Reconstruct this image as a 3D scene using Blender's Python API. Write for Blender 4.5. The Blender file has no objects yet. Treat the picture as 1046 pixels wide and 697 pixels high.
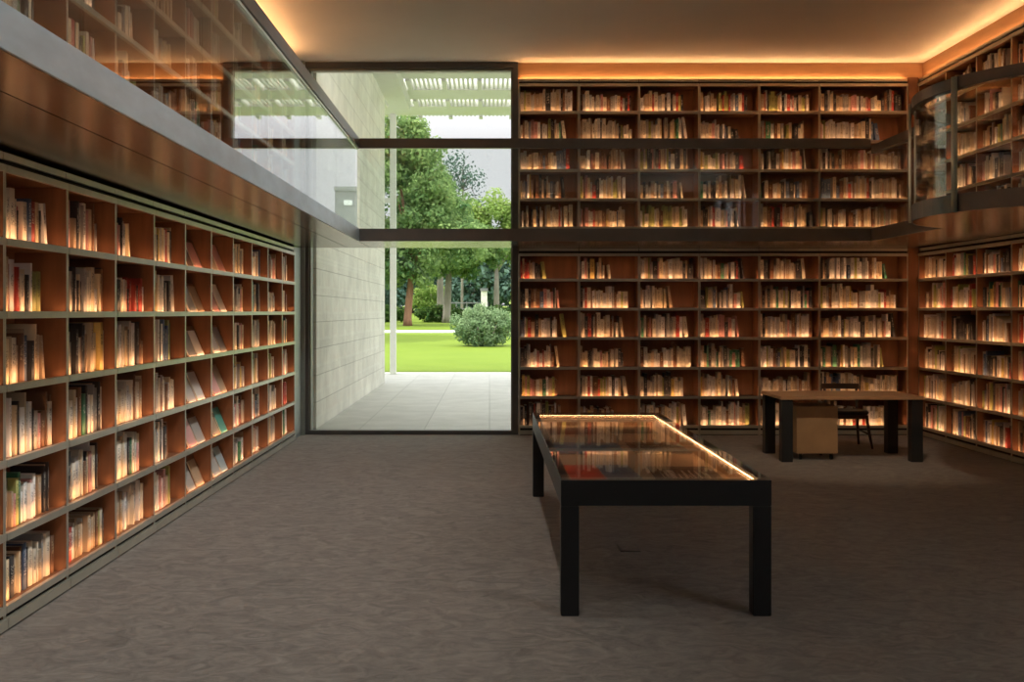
import bpy, bmesh, math, random
from mathutils import Vector, Matrix
R = math.radians
rnd = random.Random(11)
sc = bpy.context.scene
COL = sc.collection

# ------------------------------------------------------------------ helpers
def tag(o, label=None, cat=None, group=None, kind=None):
    if label: o['label'] = label
    if cat: o['category'] = cat
    if group: o['group'] = group
    if kind: o['kind'] = kind
    return o

def empty(name, loc=(0, 0, 0), rz=0.0):
    o = bpy.data.objects.new(name, None)
    o.empty_display_size = 0.1
    o.location = loc; o.rotation_euler = (0, 0, rz)
    COL.objects.link(o)
    return o

class MB:
    """collects polygons for ONE mesh object"""
    def __init__(self):
        self.v = []; self.f = []; self.m = []; self.uv = []; self.sm = []
    def face(self, idx, mat=0, uv=None, smooth=False):
        self.f.append(tuple(idx)); self.m.append(mat); self.uv.append(uv); self.sm.append(smooth)
    def box(self, x0, x1, y0, y1, z0, z1, mat=0, mats=None, M=None):
        b = len(self.v)
        pts = [(x0, y0, z0), (x1, y0, z0), (x1, y1, z0), (x0, y1, z0), (x0, y0, z1), (x1, y0, z1), (x1, y1, z1), (x0, y1, z1)]
        if M is not None: pts = [tuple(M @ Vector(p)) for p in pts]
        self.v += pts
        F = {'bottom': (0, 3, 2, 1), 'top': (4, 5, 6, 7), 'front': (0, 1, 5, 4), 'right': (1, 2, 6, 5), 'back': (2, 3, 7, 6), 'left': (3, 0, 4, 7)}
        for k, q in F.items():
            self.face([b + i for i in q], (mats or {}).get(k, mat))
        return self
    def hexa(self, pts, mat=0):
        """8 points: bottom ring then top ring, both counter-clockwise from above"""
        b = len(self.v); self.v += [tuple(p) for p in pts]
        for q in ((0, 3, 2, 1), (4, 5, 6, 7), (0, 1, 5, 4), (1, 2, 6, 5), (2, 3, 7, 6), (3, 0, 4, 7)):
            self.face([b + i for i in q], mat)
        return self
    def prism(self, poly, z0, z1, mat=0):
        """extrude a counter-clockwise plan polygon"""
        b = len(self.v); n = len(poly)
        self.v += [(x, y, z0) for x, y in poly] + [(x, y, z1) for x, y in poly]
        self.face([b + i for i in reversed(range(n))], mat)
        self.face([b + n + i for i in range(n)], mat)
        for i in range(n):
            j = (i + 1) % n
            self.face([b + i, b + j, b + n + j, b + n + i], mat)
        return self
    def tube(self, pts, rad, n=8, mat=0, cap=True):
        """round tube along points with one radius or one per point"""
        if not isinstance(rad, (list, tuple)): rad = [rad] * len(pts)
        pts = [Vector(p) for p in pts]; b = len(self.v); prev = None
        for i, p in enumerate(pts):
            d = (pts[min(i + 1, len(pts) - 1)] - pts[max(i - 1, 0)]).normalized()
            if prev is None:
                a = d.orthogonal().normalized()
            else:
                a = (prev - d * prev.dot(d)).normalized()
            prev = a; c = d.cross(a)
            for k in range(n):
                t = 2 * math.pi * k / n
                self.v.append(tuple(p + (a * math.cos(t) + c * math.sin(t)) * rad[i]))
        for i in range(len(pts) - 1):
            for k in range(n):
                k2 = (k + 1) % n
                self.face([b + i * n + k, b + i * n + k2, b + (i + 1) * n + k2, b + (i + 1) * n + k], mat, smooth=True)
        if cap:
            self.face([b + k for k in reversed(range(n))], mat)
            e = b + (len(pts) - 1) * n
            self.face([e + k for k in range(n)], mat)
        return self
    def strip(self, path, off0, off1, z0, z1, mat=0):
        """a wall of given thickness following a plan path; off = offset to the left of travel"""
        L = offset_path(path, off1); Rr = offset_path(path, off0); n = len(path)
        b = len(self.v)
        for i in range(n):
            self.v += [(L[i][0], L[i][1], z0), (Rr[i][0], Rr[i][1], z0), (Rr[i][0], Rr[i][1], z1), (L[i][0], L[i][1], z1)]
        sm = n > 4
        for i in range(n - 1):
            a, c = b + 4 * i, b + 4 * (i + 1)
            for k in range(4):
                k2 = (k + 1) % 4
                self.face([a + k, a + k2, c + k2, c + k], mat)
        self.face([b, b + 3, b + 2, b + 1], mat)
        e = b + 4 * (n - 1)
        self.face([e, e + 1, e + 2, e + 3], mat)
        return self
    def mesh(self, name, mats, bevel=0.0, smooth=False):
        me = bpy.data.meshes.new(name)
        me.from_pydata(self.v, [], self.f)
        for m in mats: me.materials.append(m)
        me.polygons.foreach_set('material_index', self.m)
        me.polygons.foreach_set('use_smooth', [s or smooth for s in self.sm])
        if any(u is not None for u in self.uv):
            lay = me.uv_layers.new(name='UVMap'); k = 0; flat = []
            for q, u in zip(self.f, self.uv):
                if u is None: u = [(0.5, -1.0)] * len(q)
                for a in u: flat += [a[0], a[1]]
            lay.data.foreach_set('uv', flat)
        me.update()
        if bevel > 0:
            bm = bmesh.new(); bm.from_mesh(me)
            bmesh.ops.remove_doubles(bm, verts=bm.verts, dist=1e-6)
            bmesh.ops.recalc_face_normals(bm, faces=bm.faces)
            bmesh.ops.bevel(bm, geom=[e for e in bm.edges if len(e.link_faces) == 2 and e.calc_face_angle(0) > 0.5], offset=bevel, segments=2, affect='EDGES', clamp_overlap=True)
            bm.to_mesh(me); bm.free()
        return me
    def build(self, name, mats, parent=None, bevel=0.0, smooth=False):
        if not isinstance(mats, (list, tuple)): mats = [mats]
        o = bpy.data.objects.new(name, self.mesh(name, mats, bevel, smooth))
        COL.objects.link(o)
        if parent is not None: o.parent = parent
        return o

def offset_path(path, d):
    out = []
    n = len(path)
    for i in range(n):
        a = Vector(path[max(i - 1, 0)]); p = Vector(path[i]); c = Vector(path[min(i + 1, n - 1)])
        d1 = (p - a).normalized() if i > 0 else (c - p).normalized()
        d2 = (c - p).normalized() if i < n - 1 else d1
        n1 = Vector((-d1.y, d1.x)); n2 = Vector((-d2.y, d2.x))
        m = (n1 + n2).normalized()
        k = d / max(0.3, m.dot(n1))
        out.append((p.x + m.x * k, p.y + m.y * k))
    return out

def copy_tree(o, parent=None):
    c = o.copy(); COL.objects.link(c)
    if parent is not None: c.parent = parent
    for ch in list(o.children): copy_tree(ch, c)
    return c

# ------------------------------------------------------------------ materials
def new_mat(name):
    m = bpy.data.materials.new(name); m.use_nodes = True
    nt = m.node_tree
    for n in list(nt.nodes): nt.nodes.remove(n)
    out = nt.nodes.new('ShaderNodeOutputMaterial')
    return m, nt, out

def N(nt, typ, **kw):
    n = nt.nodes.new(typ)
    for k, v in kw.items():
        if k == 'ins':
            for a, b in v.items(): n.inputs[a].default_value = b
        else: setattr(n, k, v)
    return n

def pm(name, col, rough=0.5, metal=0.0, var=0.12, scale=(6, 6, 6), bump=0.0, bump_scale=60, spec=0.5, rvar=0.0, detail=4.0):
    m, nt, out = new_mat(name)
    p = N(nt, 'ShaderNodeBsdfPrincipled', ins={'Roughness': rough, 'Metallic': metal, 'Specular IOR Level': spec})
    tc = N(nt, 'ShaderNodeTexCoord'); mp = N(nt, 'ShaderNodeMapping', ins={'Scale': scale})
    nt.links.new(tc.outputs['Object'], mp.inputs[0])
    nz = N(nt, 'ShaderNodeTexNoise', ins={'Scale': 1.0, 'Detail': detail, 'Roughness': 0.6})
    nt.links.new(mp.outputs[0], nz.inputs['Vector'])
    rp = N(nt, 'ShaderNodeValToRGB')
    rp.color_ramp.elements[0].position = 0.3; rp.color_ramp.elements[1].position = 0.7
    rp.color_ramp.elements[0].color = tuple(c * (1 - var) for c in col) + (1,)
    rp.color_ramp.elements[1].color = tuple(min(1, c * (1 + var)) for c in col) + (1,)
    nt.links.new(nz.outputs['Fac'], rp.inputs[0]); nt.links.new(rp.outputs[0], p.inputs['Base Color'])
    if rvar > 0:
        mr = N(nt, 'ShaderNodeMapRange', ins={'From Min': 0.3, 'From Max': 0.7, 'To Min': max(0.02, rough - rvar), 'To Max': rough + rvar})
        nt.links.new(nz.outputs['Fac'], mr.inputs[0]); nt.links.new(mr.outputs[0], p.inputs['Roughness'])
    if bump > 0:
        n2 = N(nt, 'ShaderNodeTexNoise', ins={'Scale': bump_scale, 'Detail': 3.0})
        nt.links.new(tc.outputs['Object'], n2.inputs['Vector'])
        b = N(nt, 'ShaderNodeBump', ins={'Strength': bump, 'Distance': 0.01})
        nt.links.new(n2.outputs['Fac'], b.inputs['Height']); nt.links.new(b.outputs[0], p.inputs['Normal'])
    nt.links.new(p.outputs[0], out.inputs[0])
    return m

def emit_mat(name, col, strength):
    m, nt, out = new_mat(name)
    e = N(nt, 'ShaderNodeEmission', ins={'Color': tuple(col) + (1,), 'Strength': strength})
    nt.links.new(e.outputs[0], out.inputs[0])
    return m

def glass_mat(name, tint, f0=0.04, rough=0.0, gain=0.9, power=5.0):
    """clear sheet glass: transparent body with a Schlick reflection on every surface"""
    m, nt, out = new_mat(name)
    g = N(nt, 'ShaderNodeNewGeometry')
    d = N(nt, 'ShaderNodeVectorMath', operation='DOT_PRODUCT')
    nt.links.new(g.outputs['Normal'], d.inputs[0]); nt.links.new(g.outputs['Incoming'], d.inputs[1])
    a = N(nt, 'ShaderNodeMath', operation='ABSOLUTE'); nt.links.new(d.outputs['Value'], a.inputs[0])
    s = N(nt, 'ShaderNodeMath', operation='SUBTRACT', use_clamp=True); s.inputs[0].default_value = 1.0; nt.links.new(a.outputs[0], s.inputs[1])
    pw = N(nt, 'ShaderNodeMath', operation='POWER'); nt.links.new(s.outputs[0], pw.inputs[0]); pw.inputs[1].default_value = power
    ma = N(nt, 'ShaderNodeMath', operation='MULTIPLY_ADD', use_clamp=True); nt.links.new(pw.outputs[0], ma.inputs[0]); ma.inputs[1].default_value = gain - f0; ma.inputs[2].default_value = f0
    t = N(nt, 'ShaderNodeBsdfTransparent', ins={'Color': tuple(tint) + (1,)})
    gl = N(nt, 'ShaderNodeBsdfGlossy', ins={'Color': (1, 1, 1, 1), 'Roughness': rough})
    mx = N(nt, 'ShaderNodeMixShader')
    nt.links.new(ma.outputs[0], mx.inputs[0]); nt.links.new(t.outputs[0], mx.inputs[1]); nt.links.new(gl.outputs[0], mx.inputs[2])
    nt.links.new(mx.outputs[0], out.inputs[0])
    return m

def book_mat(name, col, ink):
    """cloth or paper cover; the spine (UV v in 0..1) carries a block of printed lettering marks"""
    m, nt, out = new_mat(name)
    p = N(nt, 'ShaderNodeBsdfPrincipled', ins={'Roughness': 0.55, 'Specular IOR Level': 0.35})
    uv = N(nt, 'ShaderNodeUVMap'); se = N(nt, 'ShaderNodeSeparateXYZ'); nt.links.new(uv.outputs[0], se.inputs[0])
    def M(op, a, b=None, c=None):
        n = N(nt, 'ShaderNodeMath', operation=op)
        for i, x in enumerate((a, b, c)):
            if x is None: continue
            if isinstance(x, (int, float)): n.inputs[i].default_value = x
            else: nt.links.new(x, n.inputs[i])
        return n.outputs[0]
    u, v = se.outputs[0], se.outputs[1]
    seed = M('FLOOR', u); fr = M('FRACT', u)
    wn = N(nt, 'ShaderNodeTexWhiteNoise', noise_dimensions='1D'); nt.links.new(seed, wn.inputs['W'])
    sp = N(nt, 'ShaderNodeSeparateColor'); nt.links.new(wn.outputs['Color'], sp.inputs[0])
    lo = M('MULTIPLY_ADD', sp.outputs[0], 0.25, 0.30); hi = M('MULTIPLY_ADD', sp.outputs[1], 0.22, 0.70)
    band = M('MULTIPLY', M('GREATER_THAN', v, lo), M('LESS_THAN', v, hi))
    mid = M('LESS_THAN', M('ABSOLUTE', M('SUBTRACT', fr, 0.5)), 0.24)
    cb = N(nt, 'ShaderNodeCombineXYZ'); nt.links.new(M('MULTIPLY', fr, 5.0), cb.inputs[0]); nt.links.new(M('MULTIPLY', v, 42.0), cb.inputs[1]); nt.links.new(M('MULTIPLY', seed, 3.7), cb.inputs[2])
    nz = N(nt, 'ShaderNodeTexNoise', ins={'Scale': 1.0, 'Detail': 1.0}); nt.links.new(cb.outputs[0], nz.inputs['Vector'])
    letters = M('GREATER_THAN', nz.outputs['Fac'], 0.52)
    fac = M('MULTIPLY', M('MULTIPLY', band, mid), M('MULTIPLY', letters, 0.7))
    hs = N(nt, 'ShaderNodeHueSaturation', ins={'Color': tuple(col) + (1,)})
    nt.links.new(M('MULTIPLY_ADD', sp.outputs[2], 0.5, 0.72), hs.inputs['Value'])
    mx = N(nt, 'ShaderNodeMix', data_type='RGBA')
    nt.links.new(fac, mx.inputs['Factor']); nt.links.new(hs.outputs[0], mx.inputs['A']); mx.inputs['B'].default_value = tuple(ink) + (1,)
    nt.links.new(mx.outputs['Result'], p.inputs['Base Color'])
    nt.links.new(p.outputs[0], out.inputs[0])
    return m

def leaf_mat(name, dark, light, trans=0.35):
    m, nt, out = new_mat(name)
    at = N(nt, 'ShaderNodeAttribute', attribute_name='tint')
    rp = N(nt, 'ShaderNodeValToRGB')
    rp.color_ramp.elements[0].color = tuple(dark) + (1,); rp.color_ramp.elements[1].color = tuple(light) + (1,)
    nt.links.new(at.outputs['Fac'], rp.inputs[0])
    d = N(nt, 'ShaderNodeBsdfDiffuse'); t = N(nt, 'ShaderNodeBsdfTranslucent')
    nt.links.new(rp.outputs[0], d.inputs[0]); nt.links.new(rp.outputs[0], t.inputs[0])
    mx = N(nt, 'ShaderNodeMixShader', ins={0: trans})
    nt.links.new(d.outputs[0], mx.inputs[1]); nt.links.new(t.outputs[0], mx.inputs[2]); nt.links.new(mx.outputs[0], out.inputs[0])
    return m

def block_mat(name, col, mortar, w, h, axes, off=0.5, msize=0.006, bump=0.3, rough=0.7, var=0.1):
    """stone slabs with fine joints; axes = which object axes carry length and height"""
    m, nt, out = new_mat(name)
    tc = N(nt, 'ShaderNodeTexCoord'); se = N(nt, 'ShaderNodeSeparateXYZ'); nt.links.new(tc.outputs['Object'], se.inputs[0])
    cb = N(nt, 'ShaderNodeCombineXYZ'); nt.links.new(se.outputs[axes[0]], cb.inputs[0]); nt.links.new(se.outputs[axes[1]], cb.inputs[1])
    br = N(nt, 'ShaderNodeTexBrick', offset=off, ins={'Scale': 1.0, 'Brick Width': w, 'Row Height': h, 'Mortar Size': msize, 'Mortar Smooth': 0.2,
           'Color1': tuple(c * (1 - var) for c in col) + (1,), 'Color2': tuple(c * (1 + var) for c in col) + (1,), 'Mortar': tuple(mortar) + (1,)})
    nt.links.new(cb.outputs[0], br.inputs['Vector'])
    nz = N(nt, 'ShaderNodeTexNoise', ins={'Scale': 2.2, 'Detail': 6.0}); nt.links.new(tc.outputs['Object'], nz.inputs['Vector'])
    mr = N(nt, 'ShaderNodeMapRange', ins={'From Min': 0.3, 'From Max': 0.7, 'To Min': 0.86, 'To Max': 1.1}); nt.links.new(nz.outputs['Fac'], mr.inputs[0])
    mu = N(nt, 'ShaderNodeVectorMath', operation='SCALE'); nt.links.new(br.outputs['Color'], mu.inputs[0]); nt.links.new(mr.outputs[0], mu.inputs['Scale'])
    p = N(nt, 'ShaderNodeBsdfPrincipled', ins={'Roughness': rough})
    nt.links.new(mu.outputs[0], p.inputs['Base Color'])
    b = N(nt, 'ShaderNodeBump', invert=True, ins={'Strength': bump, 'Distance': 0.01}); nt.links.new(br.outputs['Fac'], b.inputs['Height']); nt.links.new(b.outputs[0], p.inputs['Normal'])
    nt.links.new(p.outputs[0], out.inputs[0])
    return m

def carpet_mat():
    m, nt, out = new_mat('brown_carpet')
    tc = N(nt, 'ShaderNodeTexCoord')
    mp = N(nt, 'ShaderNodeMapping', ins={'Scale': (6.0, 8.0, 1), 'Rotation': (0, 0, R(14))}); nt.links.new(tc.outputs['Object'], mp.inputs[0])
    n1 = N(nt, 'ShaderNodeTexNoise', ins={'Scale': 1.0, 'Detail': 7.0, 'Roughness': 0.72, 'Distortion': 1.5}); nt.links.new(mp.outputs[0], n1.inputs['Vector'])
    n2 = N(nt, 'ShaderNodeTexNoise', ins={'Scale': 260.0, 'Detail': 2.0}); nt.links.new(tc.outputs['Object'], n2.inputs['Vector'])
    ad = N(nt, 'ShaderNodeMath', operation='MULTIPLY_ADD'); nt.links.new(n2.outputs['Fac'], ad.inputs[0]); ad.inputs[1].default_value = 0.35; nt.links.new(n1.outputs['Fac'], ad.inputs[2])
    rp = N(nt, 'ShaderNodeValToRGB')
    rp.color_ramp.elements[0].position = 0.47; rp.color_ramp.elements[1].position = 0.90
    rp.color_ramp.elements[0].color = CARPET[0] + (1,); rp.color_ramp.elements[1].color = CARPET[1] + (1,)
    nt.links.new(ad.outputs[0], rp.inputs[0])
    p = N(nt, 'ShaderNodeBsdfPrincipled', ins={'Roughness': 0.95, 'Specular IOR Level': 0.15, 'Sheen Weight': 0.35, 'Sheen Roughness': 0.5})
    nt.links.new(rp.outputs[0], p.inputs['Base Color'])
    b = N(nt, 'ShaderNodeBump', ins={'Strength': 0.5, 'Distance': 0.02}); nt.links.new(ad.outputs[0], b.inputs['Height']); nt.links.new(b.outputs[0], p.inputs['Normal'])
    nt.links.new(p.outputs[0], out.inputs[0])
    return m

CARPET = ((0.125, 0.107, 0.092), (0.37, 0.325, 0.285))
STRIP = 27.0
COVE = 42.0
WARM = (1.0, 0.50, 0.235)

M = {}
M['carpet'] = carpet_mat()
M['wood'] = pm('warm_brown_wood', (0.235, 0.105, 0.05), 0.5, var=0.18, scale=(14, 14, 1.6), spec=0.35)
M['panel'] = pm('cornice_wood_panel', (0.46, 0.25, 0.12), 0.5, var=0.12, scale=(2, 2, 14))
M['nosing'] = pm('bronze_grey_metal', (0.60, 0.59, 0.50), 0.36, metal=0.55, var=0.08, scale=(3, 3, 3))
M['bronze'] = pm('polished_bronze_soffit', (0.26, 0.225, 0.185), 0.21, metal=0.9, var=0.06, scale=(1.5, 1.5, 1.5))
M['fascia'] = pm('sky_tinted_steel', (0.47, 0.55, 0.60), 0.42, metal=0.35, var=0.12, scale=(2.5, 2.5, 8))  # bluish window reflection on the left edge put into its base colour
M['rail'] = pm('dark_bronze_rail', (0.17, 0.165, 0.155), 0.4, metal=0.4, var=0.08)
M['post'] = pm('pale_steel_post', (0.70, 0.75, 0.64), 0.3, metal=0.3, var=0.05)
M['slot'] = pm('dark_recess', (0.02, 0.018, 0.015), 0.8)
M['plaster'] = pm('ceiling_plaster', (0.84, 0.81, 0.72), 0.9, var=0.03, scale=(1, 1, 1))
M['wall'] = pm('wall_plaster', (0.30, 0.22, 0.15), 0.9, var=0.05, scale=(1, 1, 1))
M['frame'] = pm('dark_window_frame', (0.13, 0.13, 0.125), 0.45, metal=0.3, var=0.08)
M['frame_light'] = pm('olive_grey_frame', (0.26, 0.255, 0.21), 0.45, metal=0.4, var=0.08)
M['jamb'] = pm('satin_metal_jamb', (0.42, 0.46, 0.43), 0.4, metal=0.5, var=0.08)
M['glass'] = glass_mat('clear_glass', (0.975, 0.985, 0.978))
M['parapet'] = glass_mat('parapet_glass', (0.94, 0.96, 0.95), f0=0.045, gain=.96, power=3.4)
M['vitrine'] = glass_mat('vitrine_glass', (0.97, 0.98, 0.97), gain=0.8)
M['led'] = emit_mat('warm_led', WARM, STRIP)
M['cove'] = emit_mat('cove_led', (1.0, .52, .22), COVE)
M['vled'] = emit_mat('vitrine_led', (1.0, 0.54, 0.25), 15.0)
M['black'] = pm('black_lacquer', (0.012, 0.013, 0.015), 0.38, var=0.1, spec=0.5)
M['desk_leg'] = pm('charcoal_desk_leg', (0.02, 0.022, 0.023), 0.5, var=0.1)
M['beech'] = pm('beech_wood', (0.50, 0.31, 0.16), 0.45, var=0.1, scale=(4, 30, 4))
M['desk_top'] = pm('oak_desk_top', (0.55, 0.33, 0.18), 0.3, var=0.12, scale=(2, 22, 4))
M['chair_wood'] = pm('dark_walnut', (0.06, 0.032, 0.018), 0.4, var=0.2, scale=(10, 10, 3))
M['seat'] = pm('black_leather', (0.015, 0.014, 0.013), 0.5, bump=0.1)
M['rubber'] = pm('black_caster', (0.02, 0.02, 0.02), 0.6)
M['tray'] = pm('tan_felt_lining', (0.66, 0.47, 0.31), 0.9, var=0.05)
M['pages'] = pm('book_pages', (0.70, 0.64, 0.52), 0.9, var=0.06, scale=(300, 3, 3))
M['stone'] = block_mat('travertine_blocks', (0.82, 0.81, 0.74), (0.5, 0.49, 0.44), 1.25, 0.376, (1, 2), var=0.045, msize=0.006)
M['paving'] = block_mat('grey_stone_paving', (0.46, 0.455, 0.43), (0.27, 0.265, 0.25), 2.4, 0.92, (1, 0), off=0.35, rough=0.55, var=0.06, msize=0.007)
M['white_steel'] = pm('white_painted_steel', (0.78, 0.79, 0.72), 0.5, var=0.03)
M['canopy'] = pm('white_louvre_canopy', (0.66, 0.67, 0.60), 0.6, var=0.03)
M['kerb'] = pm('white_kerb', (0.85, 0.85, 0.82), 0.7, var=0.04)
M['gravel'] = pm('pale_gravel', (0.80, 0.79, 0.74), 0.9, var=0.08, scale=(20, 20, 20))
M['concrete'] = pm('grey_concrete', (0.22, 0.23, 0.24), 0.8, var=0.1, scale=(0.3, 0.3, 0.3))
M['window_dark'] = pm('window_pane', (0.75, 0.78, 0.80), 0.2, var=0.1)
M['bark_red'] = pm('reddish_bark', (0.24, 0.12, 0.075), 0.9, var=0.3, scale=(3, 3, 0.6), bump=0.5, bump_scale=12)
M['bark_grey'] = pm('grey_bark', (0.22, 0.20, 0.165), 0.9, var=0.3, scale=(3, 3, 0.6), bump=0.5, bump_scale=12)
M['leaf_main'] = leaf_mat('broad_tree_leaves', (0.06, 0.15, 0.06), (0.38, 0.50, 0.19), .42)
M['leaf_bright'] = leaf_mat('bright_tree_leaves', (0.14, 0.26, 0.06), (0.42, 0.52, 0.16), .4)
M['leaf_far'] = leaf_mat('far_wood_leaves', (0.06, 0.12, 0.10), (0.15, 0.23, 0.17), 0.2)
M['leaf_bush'] = leaf_mat('bush_leaves', (0.10, 0.19, 0.09), (0.34, 0.44, 0.24), 0.3)
M['leaf_hedge'] = leaf_mat('hedge_leaves', (0.03, 0.08, 0.025), (0.11, 0.18, 0.05), 0.25)

def grass_mat():
    m, nt, out = new_mat('mown_grass')
    tc = N(nt, 'ShaderNodeTexCoord')
    n1 = N(nt, 'ShaderNodeTexNoise', ins={'Scale': 0.5, 'Detail': 6.0, 'Roughness': 0.7}); nt.links.new(tc.outputs['Object'], n1.inputs['Vector'])
    n2 = N(nt, 'ShaderNodeTexNoise', ins={'Scale': 14.0, 'Detail': 3.0}); nt.links.new(tc.outputs['Object'], n2.inputs['Vector'])
    ad = N(nt, 'ShaderNodeMath', operation='ADD'); nt.links.new(n1.outputs['Fac'], ad.inputs[0]); nt.links.new(n2.outputs['Fac'], ad.inputs[1])
    rp = N(nt, 'ShaderNodeValToRGB'); rp.color_ramp.elements[0].position = 0.35 * 2 / 2; rp.color_ramp.elements[1].position = 1.0
    rp.color_ramp.elements[0].color = (0.105, 0.165, 0.018, 1); rp.color_ramp.elements[1].color = (0.17, 0.23, 0.028, 1)
    mm = N(nt, 'ShaderNodeMath', operation='MULTIPLY'); nt.links.new(ad.outputs[0], mm.inputs[0]); mm.inputs[1].default_value = 0.65
    nt.links.new(mm.outputs[0], rp.inputs[0])
    p = N(nt, 'ShaderNodeBsdfPrincipled', ins={'Roughness': 0.9, 'Specular IOR Level': 0.1})
    nt.links.new(rp.outputs[0], p.inputs['Base Color'])
    b = N(nt, 'ShaderNodeBump', ins={'Strength': 0.4, 'Distance': 0.05}); nt.links.new(n2.outputs['Fac'], b.inputs['Height']); nt.links.new(b.outputs[0], p.inputs['Normal'])
    nt.links.new(p.outputs[0], out.inputs[0])
    return m
M['grass'] = grass_mat()

PAL = [  # name, colour, ink, weight
    ('ivory', (0.74, 0.68, 0.56), (0.12, 0.10, 0.08), 22), ('white', (0.80, 0.79, 0.76), (0.08, 0.08, 0.09), 19),
    ('cream', (0.72, 0.60, 0.40), (0.15, 0.07, 0.03), 10), ('tan', (0.50, 0.37, 0.24), (0.75, 0.70, 0.6), 10),
    ('grey', (0.38, 0.37, 0.35), (0.75, 0.74, 0.7), 9), ('charcoal', (0.045, 0.043, 0.045), (0.6, 0.58, 0.5), 15),
    ('brown', (0.20, 0.10, 0.055), (0.65, 0.5, 0.3), 9), ('red', (0.40, 0.06, 0.045), (0.8, 0.7, 0.6), 4),
    ('olive', (0.40, 0.42, 0.14), (0.08, 0.08, 0.04), 4), ('green', (0.07, 0.24, 0.13), (0.7, 0.7, 0.6), 2),
    ('blue', (0.10, 0.15, 0.25), (0.75, 0.75, 0.75), 2), ('yellow', (0.62, 0.47, 0.15), (0.08, 0.05, 0.02), 2),
    ('pink', (0.62, 0.33, 0.30), (0.1, 0.05, 0.05), 3)]
BM = [book_mat(n + '_book_cover', c, i) for n, c, i, w in PAL]
PW = [p[3] for p in PAL]
PI = list(range(len(PAL)))

# ------------------------------------------------------------------ dimensions (camera at the origin, looking along +Y)
XL, XR, YB = -2.504, 5.735, 14.0           # faces of the left, right and back bookcases
DEP = 0.32                                  # bookcase depth
CEIL = 5.0
SLAB0, SLAB1 = 2.502, 2.65                  # gallery slab
RAIL0, RAIL1 = 3.625, 3.742
GX, GY, GR = -1.57, 12.63, 4.60             # gallery edges: left, back, right
WL, WR = -2.86, 6.09                        # wall planes
YW = 14.35                                  # back wall plane
YREAR = -4.0

# ------------------------------------------------------------------ room shell
def struct(name, mb, mats, parent=None, bevel=0.0):
    o = mb.build(name, mats, parent, bevel)
    o['kind'] = 'structure'
    return o
struct('floor', MB().box(WL - .2, WR + .2, YREAR - .2, 14.05, -0.2, 0.0), M['carpet'])
struct('ceiling', MB().box(WL - .2, WR + .2, YREAR - .2, YW + .35, CEIL, CEIL + 0.4), M['plaster'])
struct('wall_left', MB().box(WL - .2, WL, YREAR - .2, YW + .35, 0, CEIL), M['wall'])
struct('wall_right', MB().box(WR, WR + .2, 1.6, YW + .35, 0, CEIL).box(WR, WR + .2, YREAR - .2, -3.7, 0, CEIL).box(WR, WR + .2, -3.7, 1.6, 0, 1.5).box(WR, WR + .2, -3.7, 1.6, 4.75, CEIL), M['wall'])
struct('wall_rear', MB().box(WL, WR, YREAR - .2, YREAR, 0, CEIL), M['wall'])
RY0, RY1, RZ0, RZ1 = -3.7, 1.6, 1.5, 4.75
win2 = tag(empty('fill_window', (WR, (RY0 + RY1) / 2, 0)), kind='structure')  # unseen window added to bring soft daylight onto left shelves and carpet
inv2 = Matrix.Translation((-WR, -(RY0 + RY1) / 2, 0))
f2 = MB(); sp_ = (RY1 - RY0 - .07) / 4
for k in range(5):
    yy = RY0 + sp_ * k
    f2.box(WR + .04, WR + .16, yy, yy + .07, RZ0, RZ1)
for k in range(4):
    ya = RY0 + sp_ * k + .07; yb = RY0 + sp_ * (k + 1)
    f2.box(WR + .04, WR + .16, ya, yb, RZ0, RZ0 + .07).box(WR + .04, WR + .16, ya, yb, RZ1 - .07, RZ1)
    gp_ = MB().box(WR + .09, WR + .1, ya, yb, RZ0 + .07, RZ1 - .07).build('glass_pane', M['glass'], win2); gp_.matrix_parent_inverse = inv2
o_ = f2.build('frame', M['frame'], win2); o_.matrix_parent_inverse = inv2
struct('wall_back', MB().box(0.385, WR, YW, YW + .35, 0, CEIL), M['wall'])
struct('trim_1', MB().box(WL, -2.47, 13.98, YW + .35, 0, CEIL), M['jamb'])          # metal-clad pier left of the window
# wood bands above the bookcases, lit by the cove
struct('trim_2', MB().box(0.385, XR + .1, YB + .10, YW, 4.79, CEIL), M['panel'])
struct('trim_3', MB().box(XR + .1, WR, 3.9, YB + .10, 4.79, CEIL), M['panel'])
struct('trim_4', MB().box(WL, XL - .1, 3.9, 13.97, 4.79, CEIL), M['panel'])
# plain panelling past the end of the right-hand bookcases and in the corner
struct('trim_5', MB().box(5.60, XR, YB, YB + .30, 0.0, SLAB0 - .002).box(5.60, XR, YB, YB + .30, SLAB1 + .001, 4.785), M['wood'])
struct('trim_6', MB().box(XL - .30, XL - .01, 13.475, 13.97, 0, SLAB0 - .002).box(XL - .30, XL - .01, 13.475, 13.97, SLAB1 + .001, 4.785), M['jamb'])

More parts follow.
